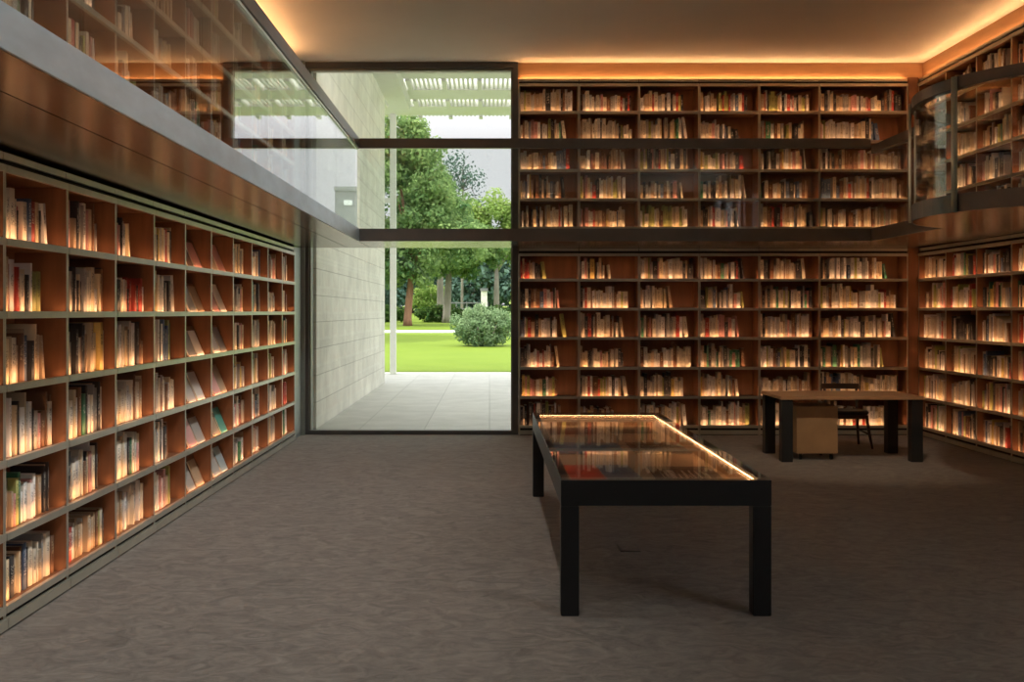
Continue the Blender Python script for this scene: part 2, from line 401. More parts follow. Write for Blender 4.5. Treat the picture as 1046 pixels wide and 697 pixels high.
# window: a tall fixed pane in a slim dark frame
wy0, wy1 = 14.05, 14.20
win = tag(empty('window_1', (-1.05, wy0, 0)), kind='structure')
def wpart(name, mb, mat):
    o = mb.build(name, mat); o.parent = win; o.matrix_parent_inverse = Matrix.Translation((1.05, -wy0, 0)); return o
fr = MB().box(-2.47, -2.425, wy0, wy1, 0.0, CEIL).box(0.31, 0.385, wy0, wy1, 0.0, CEIL)
fr.box(-2.425, 0.31, wy0, wy1, 0.0, 0.055).box(-2.425, 0.31, wy0, wy1, 4.925, CEIL)
wpart('frame', fr, M['frame'])
wpart('inner_frame', MB().box(-2.425, -2.405, wy0 + .05, wy1 - .02, 0.055, 4.925).box(0.29, 0.31, wy0 + .05, wy1 - .02, 0.055, 4.925).box(-2.405, 0.29, wy0 + .05, wy1 - .02, 4.895, 4.925), M['frame_light'])
wpart('glass_pane', MB().box(-2.405, 0.29, wy0 + .08, wy0 + .092, 0.055, 4.895), M['glass'])

# ------------------------------------------------------------------ books
def book_geo(mb, t, h, d, ci, pi, seed, T=None, hard=True):
    """a whole book into one mesh (used for the mass of far books): box cover, pages on top"""
    b = len(mb.v)
    P = [(-t / 2, 0, 0), (t / 2, 0, 0), (t / 2, d, 0), (-t / 2, d, 0), (-t / 2, 0, h), (t / 2, 0, h), (t / 2, d, h), (-t / 2, d, h)]
    mb.v += [tuple(T @ Vector(p)) for p in P]
    no = [(seed + .5, -1.0)] * 4
    mb.face((b, b + 3, b + 2, b + 1), ci, no)
    mb.face((b + 4, b + 5, b + 6, b + 7), pi, no)
    mb.face((b, b + 1, b + 5, b + 4), ci, [(seed + .05, 0), (seed + .95, 0), (seed + .95, 1), (seed + .05, 1)])
    mb.face((b + 1, b + 2, b + 6, b + 5), ci, no)
    mb.face((b + 2, b + 3, b + 7, b + 6), pi, no)
    mb.face((b + 3, b, b + 4, b + 7), ci, no)

def make_book(t, h, d, ci, seed, name='book'):
    """cover (boards + rounded spine) with its page block as a child"""
    c = min(0.003, t * 0.18); r = min(0.004, t * .25)
    xs = [-t / 2, -t / 2, -t / 4, 0, t / 4, t / 2, t / 2]
    ys = [d, r, r * .3, 0, r * .3, r, d]
    k = (t / 2 - c) / (t / 2)
    mb = MB(); n = 7
    for z in (0, h):
        mb.v += [(x, y, z) for x, y in zip(xs, ys)]
        mb.v += [(x * k, (y + c if 0 < i < 6 else y), z) for i, (x, y) in enumerate(zip(xs, ys))]
    o0, i0, o1, i1 = 0, n, 2 * n, 3 * n
    no = [(seed + .5, -1.0)] * 4
    for i in range(n - 1):
        j = i + 1
        if 1 <= i <= 4:
            ua, ub = seed + .05 + .9 * (xs[i] / t + .5), seed + .05 + .9 * (xs[j] / t + .5)
            uv = [(ua, 0), (ub, 0), (ub, 1), (ua, 1)]
        else: uv = no
        mb.face((o0 + i, o0 + j, o1 + j, o1 + i), 0, uv, smooth=1 <= i <= 4)
        mb.face((i0 + j, i0 + i, i1 + i, i1 + j), 0, no)
        mb.face((o1 + i, o1 + j, i1 + j, i1 + i), 0, no)
        mb.face((o0 + j, o0 + i, i0 + i, i0 + j), 0, no)
    mb.face((o0, o1, i1, i0), 0, no); mb.face((o0 + 6, i0 + 6, i1 + 6, o1 + 6), 0, no)
    o = mb.build(name, BM[ci])
    MB().box(-t / 2 + c + .0003, t / 2 - c - .0003, r + c, d - .004, 0.002, h - .003).build('page_block', M['pages'], o)
    return o

ORD = ['zeroth', 'first', 'second', 'third', 'fourth', 'fifth', 'sixth', 'seventh', 'eighth', 'ninth', 'tenth', 'eleventh', 'twelfth', 'thirteenth', 'fourteenth', 'fifteenth',
       'sixteenth', 'seventeenth', 'eighteenth', 'nineteenth', 'twentieth', 'twenty-first', 'twenty-second', 'twenty-third', 'twenty-fourth', 'twenty-fifth', 'twenty-sixth', 'twenty-seventh', 'twenty-eighth', 'twenty-ninth', 'thirtieth']
far_books = MB()
PAGES_I = len(PAL)
n_seed = [0]
n_ind = [0]

def fill_row(base, W, z, clear, frac, individual=None, side=1, tk=1.0, lean=True, force=None):
    """books standing on one shelf: base = matrix of the bay; individual = (bay phrase, shelf ordinal) or None"""
    x = 0.024; end = 0.024 + (W - 0.048) * frac; k = 0
    run = rnd.choice((0.295, 0.31, 0.325)) if tk > 1.1 else rnd.choice((.275, .29, .305)) ; ci_run = None
    while True:
        t = rnd.choice((0.014, 0.018, 0.022, 0.026, 0.03, 0.034, 0.04, 0.046)) * tk
        if rnd.random() < .06: t *= 1.5
        if x + t > end: t = end - x
        if t < .011: break
        if rnd.random() < .16: run = rnd.choice((0.24, 0.265, 0.285, 0.30, 0.32))
        if rnd.random() < .3: ci_run = None
        if ci_run is None: ci_run = rnd.choices(PI, PW)[0]
        ci = ci_run if rnd.random() < .35 else rnd.choices(PI, PW)[0]
        if force is not None and rnd.random() < .85: ci = force
        h = min(clear - .018, run * (rnd.uniform(.8, 1.08) if rnd.random() < .9 else rnd.uniform(.65, .8))); d = rnd.uniform(.15, .2)
        y = 0.054 + (rnd.uniform(0, .012) if rnd.random() < .75 else rnd.uniform(.015, .035))
        n_seed[0] += 1; k += 1
        last = x + t + .05 > end
        phi = R(rnd.uniform(4, 9)) if (lean and last and k > 2 and x < W - .2 and rnd.random() < .5) else 0.0
        xx = x + t / 2 + (h * math.sin(phi) * 1.03 + .002 if phi else 0)
        T = base @ Matrix.Translation((xx, y, z + .0012 + t / 2 * math.sin(phi))) @ Matrix.Rotation(-phi, 4, 'Y')
        if individual and n_ind[0] < 300:
            o = make_book(t, h, d, ci, n_seed[0])
            o.matrix_world = T
            size = ('slim ' if t < .02 else 'thick ' if t > .042 else '') + ('tall ' if h > .285 else 'short ' if h < .215 else '')
            size = size.strip().split(' ')[0]
            tag(o, f"{(size + ' ') if size else ''}{PAL[ci][0]} book, {ORD[k]} from left on {individual[1]} shelf down, {individual[0]}", 'book', f"books in the {individual[0]}")
            n_ind[0] += 1
        else:
            book_geo(far_books, t, h, d, ci, PAGES_I, n_seed[0], T)
        if phi: break
        x += t + rnd.choice((.0012, .0015, .003, .006))
        if rnd.random() < .05: x += rnd.uniform(.01, .04)

# ------------------------------------------------------------------ bookcases
def make_bookcase(name, W, z0, shelves, top, label, group, plinth=True, slanted=False):
    """one bay: panels, shelves with a light strip each, cornice and plinth rails. Local x runs along the wall, y into it"""
    root = empty(name)
    tag(root, label, 'bookcase', group)
    g = 0.0015
    for s in (0, 1):
        x0, x1 = (g, .016) if s == 0 else (W - .016, W - g)
        MB().box(x0, x1, 0.0, DEP, z0, top, 0, {'front': 1}).build('side_panel', [M['wood'], M['nosing']], root)
    MB().box(.0165, W - .0165, DEP - .014, DEP, z0, top).build('back_panel', M['wood'], root)
    for z in shelves:
        mb = MB().box(.0165, W - .0165, .016, DEP - .0145, z - .022, z, 0)
        mb.box(g + .003, W - g - .003, -.012, .0155, z - .026, z + .0115, 1)
        sh = mb.build('shelf', [M['wood'], M['nosing']], root)
        MB().box(.03, W - .03, .018, .0245, z + .0003, z + .0045, 0, {'top': 1, 'back': 1}).build('light_strip', [M['nosing'], M['led']], sh)
    mb = MB().box(.0165, W - .0165, .016, DEP - .0145, top - .02, top, 0).box(g + .003, W - g - .003, -.012, .0155, top - .032, top + .004, 1)
    mb.build('top_panel', [M['wood'], M['nosing']], root)
    MB().box(g + .003, W - g - .003, .008, .03, top + .036, top + .072).box(.0002, W - .0002, .035, .05, top + .001, top + .072, 1).build('cornice_rail', [M['nosing'], M['slot']], root)
    mb = MB().box(g + .003, W - g - .003, -.02, .01, z0 + .012, z0 + .064).box(g, W - g, .012, .03, z0, shelves[-1] - .033, 1)
    mb.build('plinth_rail', [M['nosing'], M['slot']], root)
    if slanted:
        for z in shelves:
            MB().hexa([(.20, .048, z + .001), (.76, .048, z + .001), (.76, .056, z + .001), (.20, .056, z + .001),
                       (.20, .158, z + .26), (.76, .158, z + .26), (.76, .166, z + .26), (.20, .166, z + .26)]).build('display_rest', M['wood'], root)
    return root

def place(o, base): o.matrix_world = base

LEFT_Z = [2.02, 1.64, 1.26, .87, .49, .115]; LEFT_TOP = 2.405
BACK_Z = [2.08, 1.69, 1.30, .90, .51, .12]; BACK_TOP = 2.425
UP_Z = [4.32, 3.93, 3.545, 3.155, 2.775]; UP_TOP = 4.695
PITCH = .805
def clears(zs, top):
    return [(top if i == 0 else zs[i - 1]) - z - .035 for i, z in enumerate(zs)]

CATS = []
def face_out(base, z, x, w, h, t, ci, label):
    """a catalogue displayed face out, leaning back on the slanted rest"""
    a = R(22.95)
    o = make_book(t, w, h, ci, 7000 + len(CATS), 'catalogue')      # spine along the left side
    # book local: x thickness, y depth (spine 0 -> d=h), z height=w ; turn so that cover faces the room
    # wanted: thickness -> -y(local bay), long side h -> z, width w -> x
    B = Matrix(((0, 0, 1, 0), (1, 0, 0, 0), (0, 1, 0, 0), (0, 0, 0, 1)))
    T = base @ Matrix.Translation((x, .048 - t * .5 / math.cos(a) - .003, z + .003 + t * .5 * math.sin(a))) @ Matrix.Rotation(-a, 4, 'X') @ B
    o.matrix_world = T
    tag(o, label, 'catalogue', 'catalogues displayed face out on the left wall')
    CATS.append(o)

NUMW = {1: 'first', 2: 'second', 3: 'third', 4: 'fourth', 5: 'fifth', 6: 'sixth', 7: 'seventh', 8: 'eighth', 9: 'ninth', 10: 'tenth', 11: 'eleventh'}
protos = {}
def bay(key, base, W, z0, zs, top, label, group, slanted=False):
    if key not in protos:
        o = make_bookcase('bookcase', W, z0, zs, top, label, group, slanted=slanted); protos[key] = o
    else:
        o = copy_tree(protos[key]); tag(o, label, 'bookcase', group)
    o.matrix_world = base
    return o

rot_l = Matrix.Rotation(R(90), 4, 'Z'); rot_r = Matrix.Rotation(R(-90), 4, 'Z')
NL = 11; YL0 = 5.41 - PITCH
# observed share of each shelf that is filled (bays nearest the viewer first)
FILL = {1: [.66, .62, .64, .80, .72, .84], 2: [.66, .80, .80, .74, .68, .80], 3: [.44, .78, .76, .78, .74, .80], 4: [.68, .72, .62, .72, .62, .62],
        7: [.70, .74, .70, .74, .76, .78], 8: [.68, .66, .68, .66, .68, .62], 9: [.78, .70, .74, .66, .78, .70], 10: [.70, .62, .72, .66, .60, .60], 0: [.7] * 6}
CATCOL = {(5, 0): [6, 12], (6, 0): [3, 12], (5, 1): [1, 3], (6, 1): [12, 1], (5, 2): [4, 1], (6, 2): [1, 4], (5, 3): [4, 1], (6, 3): [12, 3], (5, 4): [12, 4], (6, 4): [3, 9], (5, 5): [4, 3], (6, 5): [4, 10]}
CATNAME = {6: 'dark brown', 12: 'dusty pink', 3: 'tan', 1: 'white', 4: 'grey', 9: 'teal green', 10: 'pale blue'}
TEAL = book_mat('teal_book_cover', (0.10, 0.42, 0.34), (0.7, 0.8, 0.75)); PALEBLUE = book_mat('pale_blue_book_cover', (0.45, 0.55, 0.58), (0.2, 0.25, 0.3))
for i in range(NL):
    fw = NL - i
    base = Matrix.Translation((XL, YL0 + i * PITCH, 0)) @ rot_l
    sl = i in (5, 6)
    bay('left_slant' if sl else 'left', base, PITCH, 0.0, LEFT_Z, LEFT_TOP,
        f"{'display' if sl else 'book-filled'} bay of the lower left wall bookcases, {NUMW[fw]} from the window", 'lower bookcase bays on the left wall', sl)
    for r, (z, c) in enumerate(zip(LEFT_Z, clears(LEFT_Z, LEFT_TOP))):
        if sl:
            spots = [(.23, .22, .28), (.49, .22, .29)] if r != 0 else [(.2, .16, .22), (.41, .25, .30)]
            for q, (xx, w, h) in enumerate(spots):
                ci = CATCOL[(i, r)][q]
                face_out(base, z, xx, w * rnd.uniform(.9, 1.05), h * rnd.uniform(.8, 1.0), rnd.uniform(.008, .018), ci,
                         f"{CATNAME[ci]} catalogue face out, {ORD[q + 1]} on {ORD[r + 1]} shelf down, {NUMW[fw]} bay from window")
                if ci == 9: CATS[-1].data.materials[0] = TEAL
                if ci == 10: CATS[-1].data.materials[0] = PALEBLUE
            continue
        fill_row(base, PITCH, z, c, min(.97, FILL[i][r] * 1.22), (f"{NUMW[fw]} bay from window", ORD[r + 1]) if 1 <= i <= 4 else None, tk=1.22)
for i in range(NL):
    base = Matrix.Translation((XL, YL0 + i * PITCH, 0)) @ rot_l
    bay('left_up', base, PITCH, SLAB1 + .001, UP_Z, UP_TOP, f"upper gallery bay on the left wall behind glass, {NUMW[NL - i]} from the window", 'upper bookcase bays on the left wall')
    for z, c in zip(UP_Z, clears(UP_Z, UP_TOP)):
        fill_row(base, PITCH, z, c, rnd.uniform(.6, .95), tk=1.15)

BX = [.393 + .8036 * k for k in range(6)] + [5.595]
BFILL = [[.50, .53, .86, .72, .70, .72], [.56, .70, .78, .76, .66, .84], [.86, .86, .78, .70, .84, .74], [.94, .56, .80, .82, .74, .88], [.86, .82, .66, .78, .70, .80], [.80, .90, .90, .74, .92, .8]]
BF_UP = [[.92, .78, .88, .82, .94], [.90, .92, .80, .80, .80], [.76, .80, .84, .78, .84], [.84, .70, .78, .76, .66], [.88, .78, .78, .88, .94], [.96, .68, .96, .96, .92]]
BF_LOW = [[.48, .68, .82, .68, .66, .74], [.54, .84, .76, .76, .84, .60], [.94, .56, .82, .90, .76, .84], [.78, .78, .68, .80, .70, .88], [.82, .92, .92, .90, .90, .5], [.80, .90, .90, .76, .92, .92]]
for i in range(6):
    W = BX[i + 1] - BX[i]
    base = Matrix.Translation((BX[i], YB, 0))
    key = 'wide' if i == 5 else 'std'
    bay('back_' + key, base, W, 0.0, BACK_Z, BACK_TOP, f"lower bay on the back wall, {NUMW[i + 1]} from the window, {'extra wide beside the corner' if i == 5 else 'filled with books'}", 'lower bookcase bays on the back wall')
    for r, (z, c) in enumerate(zip(BACK_Z, clears(BACK_Z, BACK_TOP))):
        fill_row(base, W, z, c, BF_LOW[i][r])
    bay('back_up_' + key, base, W, SLAB1 + .001, UP_Z, UP_TOP, f"upper gallery bay on the back wall, {NUMW[i + 1]} from the window{', extra wide' if i == 5 else ''}", 'upper bookcase bays on the back wall')
    for r, (z, c) in enumerate(zip(UP_Z, clears(UP_Z, UP_TOP))):
        fill_row(base, W, z, c, BF_UP[i][r])
RP = .83
for i in range(6):
    base = Matrix.Translation((XR, YB - .004 - i * RP, 0)) @ rot_r
    bay('right', base, RP, 0.0, BACK_Z, BACK_TOP, f"lower bay on the right wall, {NUMW[i + 1]} from the back corner", 'lower bookcase bays on the right wall')
    for r, (z, c) in enumerate(zip(BACK_Z, clears(BACK_Z, BACK_TOP))): fill_row(base, RP, z, c, rnd.uniform(.72, .97), force=5 if (i, r) == (1, 2) else None)
    bay('right_up', base, RP, SLAB1 + .001, UP_Z, UP_TOP, f"upper gallery bay on the right wall, {NUMW[i + 1]} from the back corner", 'upper bookcase bays on the right wall')
    for z, c in zip(UP_Z, clears(UP_Z, UP_TOP)): fill_row(base, RP, z, c, rnd.uniform(.6, .97))
fb = far_books.build('shelved_books', BM + [M['pages']])
tag(fb, 'the many smaller books filling the back, right and gallery shelves', 'books', kind='stuff')

# cove lights lying on top of the upper bookcases
def cove(name, x0, x1, y0, y1, label, ax):
    r = empty(name, (x0, y0, UP_TOP + .004))
    z = .001
    if ax == 'x':
        MB().box(0, x1 - x0, 0, y1 - y0, z, z + .02).build('housing', M['frame_light'], r)
        MB().box(.01, x1 - x0 - .01, .01, y1 - y0 - .01, z + .0205, z + .062, 0, {}).build('light_strip', M['cove'], r)
    else:
        MB().box(0, x1 - x0, 0, y1 - y0, z, z + .02).build('housing', M['frame_light'], r)
        MB().box(.01, x1 - x0 - .01, .01, y1 - y0 - .01, z + .0205, z + .062, 0, {}).build('light_strip', M['cove'], r)
    tag(r, label, 'cove light')
cove('cove_light', .40, 5.58, YB + .054, YB + .084, 'warm linear cove light on top of the back wall bookcases', 'x')
cove('cove_light', XR + .054, XR + .084, 9.05, YB - .03, 'warm linear cove light on top of the right wall bookcases', 'y')
cove('cove_light', XL - .084, XL - .054, 4.62, 13.45, 'warm linear cove light on top of the left wall bookcases', 'y')

# ------------------------------------------------------------------ gallery walkways
LC, LR = (5.40, 9.4), 1.50
a0 = math.acos((GR - LC[0]) / LR)
arc = []
n = 22
for k in range(n + 1):
    a = a0 + (R(262) - a0) * k / n
    arc.append((LC[0] + LR * math.cos(a), LC[1] + LR * math.sin(a)))
def split_path(path, step):
    out = []
    for (a, b) in zip(path[:-1], path[1:]):
        a, b = Vector(a), Vector(b); n = max(1, round((b - a).length / step))
        out += [(a.lerp(b, i / n), a.lerp(b, (i + 1) / n)) for i in range(n)]
    return out

def walkway(label, slab_poly, edge, straight, curved=None):
    """slab with soffit, fascia, glass panels and handrail; edge runs with the room on its right"""
    r = tag(empty('gallery_walkway', (edge[0][0], edge[0][1], SLAB0)), label, 'gallery', 'gallery walkways round the room')
    inv = Matrix.Translation((-edge[0][0], -edge[0][1], -SLAB0))
    def part(name, mb, mats, bevel=0):
        o = mb.build(name, mats, r, bevel); o.matrix_parent_inverse = inv; return o
    part('slab', MB().prism(slab_poly, SLAB0 + .012, SLAB1, 0), M['bronze'])
    return r, part

def soffit_panels(part, x0, x1, y0, y1, ax, cuts, n):
    """polished panels under the slab, divided by fine joints"""
    g = .004
    lim = (x0, x1) if ax == 'y' else (y0, y1)
    ed = [lim[0]] + cuts + [lim[1]]
    for a, b in zip(ed[:-1], ed[1:]):
        mb = MB()
        if ax == 'y': mb.box(a + g, b - g, y0, y1, SLAB0, SLAB0 + .0115)
        else: mb.box(x0, x1, a + g, b - g, SLAB0, SLAB0 + .0115)
        part('soffit_panel', mb, M['bronze'])

# left walkway (edge faces +X: travelling towards +Y the room is on the right)
e = [(GX, -1.0), (GX, GY)]
r, part = walkway('left gallery walkway with glass parapet and steel edge tinted by sky reflection above the bookcases', [(WL + .002, -1.0), (GX - .013, -1.0), (GX - .013, GY), (GX - .013, 13.96), (WL + .002, 13.96)], e, True)
soffit_panels(part, XL - .028, GX - .014, -1.0, 13.96, 'y', [-1.887], 1)
part('fascia', MB().box(GX - .012, GX, -1.0, GY + .012, SLAB0 - .002, SLAB1 + .002), M['fascia'], .001)
part('handrail', MB().box(GX - .075, GX, -1.0, GY + .07, RAIL0, RAIL1), M['rail'], .004)
part('rail_channel', MB().box(GX - .034, GX - .012, -1.0, GY - .02, RAIL0 - .022, RAIL0 - .001), M['post'])
for a, b in split_path([(GX - .03, -1.0), (GX - .03, GY)], 1.75):
    part('glass_panel', MB().box(GX - .036, GX - .024, a.y + .004, b.y - .004, SLAB1 + .001, RAIL0 - .023), M['parapet'])
# back walkway
r, part = walkway('back gallery walkway bridging across the window and the back wall bookcases', [(GX - .01, GY + .013), (GR, GY + .013), (XR + .34, GY + .013), (XR + .34, 14.34), (.39, 14.34), (.39, 14.0), (GX - .01, 14.0)], [(GX, GY), (GR, GY)], True)
soffit_panels(part, GX - .01, XR - .15, GY + .016, YB - .003, 'x', [12.90], 1)
part('fascia', MB().box(GX + .001, GR, GY, GY + .012, SLAB0 - .002, SLAB1 + .002), M['rail'], .001)  # reflection of the dark room put into the colour, unlike the left edge
part('handrail', MB().box(GX + .001, GR, GY, GY + .075, RAIL0, RAIL1), M['rail'], .004)
for a, b in split_path([(GX, GY + .03), (GR, GY + .03)], 2.06):
    part('glass_panel', MB().box(a.x + .004, b.x - .004, GY + .024, GY + .036, SLAB1 + .001, RAIL0 - .001), M['parapet'])
# right walkway with its rounded bay
edge = [(GR, GY - .003)] + arc + [(WR - .002, arc[-1][1])]
poly = [(p[0], p[1]) for p in offset_path(edge, .013)]
poly[0] = (GR + .013, GY - .003)
poly = poly + [(WR - .002, GY - .003)]
r, part = walkway('right gallery walkway swelling into a rounded glass-fronted bay', poly, edge, False)
part('soffit_panel', MB().prism(offset_path(edge, .014)[:-1] + [(XR + .028, arc[-1][1] + .05), (XR + .028, GY - .003)], SLAB0, SLAB0 + .0115), M['bronze'])
part('fascia', MB().strip(edge[:-1], 0.0, .012, SLAB0 - .002, SLAB1 + .002), M['rail'])
part('handrail', MB().strip(edge[:-1], 0.0, .085, RAIL0 - .07, RAIL1 - .09), M['rail'])
for a, b in split_path([(GR + .03, GY), (GR + .03, arc[0][1])], 1.1):
    part('glass_panel', MB().box(GR + .024, GR + .036, b.y + .004, a.y - .004, SLAB1 + .001, RAIL0 - .071), M['parapet'])
cuts = [0, 5, 11, 16, 22]
for a, b in zip(cuts[:-1], cuts[1:]):
    part('curved_glass_panel', MB().strip(arc[a:b + 1], .024, .036, SLAB1 + .001, RAIL0 - .071), M['parapet'])
pa = min(range(len(arc)), key=lambda i: abs(arc[i][0] / arc[i][1] - .4467) + (0 if arc[i][1] < 9.4 else 9))
po = offset_path(arc, -.022)[pa]
part('steel_post', MB().tube([(po[0], po[1], SLAB0), (po[0], po[1], RAIL1 - .095)], .025, 12), M['post'])
po = offset_path(arc, -.015)[cuts[1]]
part('steel_post', MB().tube([(po[0], po[1], SLAB0), (po[0], po[1], RAIL1 - .095)], .012, 10), M['post'])

# ------------------------------------------------------------------ display table
TX0, TX1, TY0, TY1, TZ = .387, 1.526, 5.668, 9.42, .736
t = tag(empty('display_table', (.96, 7.5, 0)), 'long black display table with lit glass-topped case, standing alone on the carpet', 'display table')
tinv = Matrix.Translation((-.96, -7.5, 0))
def tp(name, mb, mats, bevel=0.0, parent=None):
    o = mb.build(name, mats, parent or t, bevel); o.matrix_parent_inverse = tinv if parent is None else Matrix(); return o
lw = .098
for x0 in (TX0, TX1 - lw):
    for y0 in (TY0, TY1 - lw):
        tp('leg', MB().box(x0, x0 + lw, y0, y0 + lw, 0.0, .598), M['black'], .004)
ft = .052
ap = MB().box(TX0, TX1, TY0, TY0 + ft, .599, TZ).box(TX0, TX1, TY1 - ft, TY1, .599, TZ)
ap.box(TX0, TX0 + ft, TY0 + ft, TY1 - ft, .599, TZ).box(TX1 - ft, TX1, TY0 + ft, TY1 - ft, .599, TZ)
tp('frame', ap, M['black'])
TF = .632
tr = MB().box(TX0 + ft, TX1 - ft, TY0 + ft, TY1 - ft, TF - .02, TF)
tr.box(TX0 + ft, TX0 + ft + .008, TY0 + ft, TY1 - ft, TF, TZ - .012).box(TX1 - ft - .008, TX1 - ft, TY0 + ft, TY1 - ft, TF, TZ - .012)
tr.box(TX0 + ft + .008, TX1 - ft - .008, TY0 + ft, TY0 + ft + .008, TF, TZ - .012).box(TX0 + ft + .008, TX1 - ft - .008, TY1 - ft - .008, TY1 - ft, TF, TZ - .012)
tp('tray', tr, M['tray'])
ls = MB().box(TX0 + ft + .01, TX1 - ft - .01, TY1 - ft - .016, TY1 - ft - .009, TZ - .0165, TZ - .013)
tp('light_strip', ls, M['vled'])
tp('light_strip', MB().box(TX1 - ft - .016, TX1 - ft - .009, TY0 + ft + .02, TY1 - ft - .02, TZ - .0165, TZ - .013), M['vled'])
tp('glass_top', MB().box(TX0 + .004, TX1 - .004, TY0 + .004, TY1 - .004, TZ + .0005, TZ + .0085), M['vitrine'])

def print_mat(name, col, ink, sx, sy, thr=.55):
    m, nt, out = new_mat(name)
    tc = N(nt, 'ShaderNodeTexCoord'); mp = N(nt, 'ShaderNodeMapping', ins={'Scale': (sx, sy, 1)}); nt.links.new(tc.outputs['Generated'], mp.inputs[0])
    nz = N(nt, 'ShaderNodeTexNoise', ins={'Scale': 1.0, 'Detail': 3.0}); nt.links.new(mp.outputs[0], nz.inputs['Vector'])
    g = N(nt, 'ShaderNodeMath', operation='GREATER_THAN', ins={1: thr}); nt.links.new(nz.outputs['Fac'], g.inputs[0])
    mx = N(nt, 'ShaderNodeMix', data_type='RGBA'); mx.inputs['A'].default_value = tuple(col) + (1,); mx.inputs['B'].default_value = tuple(ink) + (1,)
    nt.links.new(g.outputs[0], mx.inputs['Factor'])
    p = N(nt, 'ShaderNodeBsdfPrincipled', ins={'Roughness': 0.6}); nt.links.new(mx.outputs['Result'], p.inputs['Base Color']); nt.links.new(p.outputs[0], out.inputs[0])
    return m
def folio(name, label, cx, cy, w, l, th, mat, rz=0, spread=False):
    o = empty(name, (cx, cy, TF + .0012), R(rz)); tag(o, label, 'exhibit', 'exhibits laid out in the display table')
    MB().box(-w / 2, w / 2, -l / 2, l / 2, 0, th * .8, 0).build('page_block', M['pages'], o)
    if spread:
        for s in (-1, 1):
            x0, x1 = (-w / 2 - .004, -.003) if s < 0 else (.003, w / 2 + .004)
            MB().box(x0, x1, -l / 2 - .004, l / 2 + .004, th * .8 + .0003, th).build('cover', mat[0 if s < 0 else 1], o)
    else:
        MB().box(-w / 2 - .004, w / 2 + .004, -l / 2 - .004, l / 2 + .004, th * .8 + .0003, th).build('cover', mat[0], o)
        if len(mat) > 1:
            MB().box(-w * .38, w * .38, -l * .36, l * .2, th + .0003, th + .001).build('printed_label', mat[1], o)
    return o
red = print_mat('red_print', (0.75, 0.07, 0.03), (0.55, 0.04, 0.03), 3, 3); blue = print_mat('blue_print', (0.13, 0.20, 0.28), (0.2, 0.28, 0.34), 4, 4)
dark = print_mat('dark_plate', (0.025, 0.022, 0.02), (0.05, 0.045, 0.04), 5, 5); scriptm = print_mat('pale_script', (0.03, 0.027, 0.025), (0.75, 0.68, 0.55), 30, 8, .54)
maroon = print_mat('maroon_print', (0.16, 0.03, 0.025), (0.07, 0.02, 0.02), 6, 6); lines = print_mat('pale_lines', (0.04, 0.035, 0.03), (0.8, 0.72, 0.58), 18, .6, .52)
folio('magazine', 'open magazine with red and blue pages in the near left of the case', .70, 6.55, .42, .62, .012, [red, blue], 2, True)
folio('folio', 'blue-grey print lying mid-left in the lit case', .72, 7.75, .50, .62, .008, [blue], -3)
folio('folio', 'maroon folder at the far left of the case', .73, 8.85, .46, .46, .01, [maroon], 0)
folio('folio', 'plain dark folder at the far right of the case', 1.20, 8.9, .38, .46, .01, [dark], 0)
folio('folio', 'dark plate with pale handwriting, mid-right of the case', 1.24, 7.75, .40, .58, .012, [dark, scriptm], 0)
folio('booklet', 'dark booklet with pale ruled lines in the near right of the case', 1.21, 6.5, .40, .56, .014, [dark, lines], -2)

# ------------------------------------------------------------------ desk, drawer pedestal and chair
d = tag(empty('desk', (3.97, 11.9, 0)), 'oak-topped desk on four broad charcoal legs in front of the back bookcases', 'desk')
dinv = Matrix.Translation((-3.97, -11.9, 0))
def dp(name, mb, mats, bevel=0.0, root=d, inv=dinv):
    o = mb.build(name, mats, root, bevel); o.matrix_parent_inverse = inv; return o
DX0, DX1, DY0, DY1 = 3.19, 4.76, 11.45, 12.30
dp('desk_top', MB().box(DX0, DX1, DY0, DY1, .685, .72), M['desk_top'], .003)
for x0 in (DX0 + .01, DX1 - .135):
    for y0 in (DY0 + .015, DY1 - .135):
        dp('leg', MB().box(x0, x0 + .122, y0, y0 + .12, 0, .684), M['desk_leg'], .004)
dp('apron_rail', MB().box(DX0 + .135, DX1 - .14, DY1 - .06, DY1 - .03, .62, .684), M['desk_leg'])

px0, px1, py0, py1 = 3.41, 3.865, 11.62, 12.12
p = tag(empty('drawer_pedestal', (3.64, 11.87, 0)), 'beech drawer pedestal on casters tucked under the left end of the desk', 'drawer unit')
pinv = Matrix.Translation((-3.64, -11.87, 0))
pp = lambda name, mb, mats, bevel=0.0: dp(name, mb, mats, bevel, p, pinv)
pp('carcass', MB().box(px0, px1, py0 + .002, py1 - .02, .075, .60), M['beech'], .003)
for k in range(3):
    zz = .08 + k * .172
    f = MB().box(px0 + .004, px1 - .004, py1 - .019, py1, zz, zz + .166).build('drawer', M['beech'], p, .002); f.matrix_parent_inverse = pinv
    MB().box(px0 + .16, px1 - .16, py1 + .0005, py1 + .014, zz + .12, zz + .135).build('handle', M['rail'], f)
for x in (px0 + .055, px1 - .055):
    for y in (py0 + .06, py1 - .08):
        mb = MB().tube([(x - .013, y, .028), (x + .013, y, .028)], .027, 14).box(x - .018, x + .018, y - .012, y + .012, .056, .0745)
        pp('caster', mb, M['rubber'])

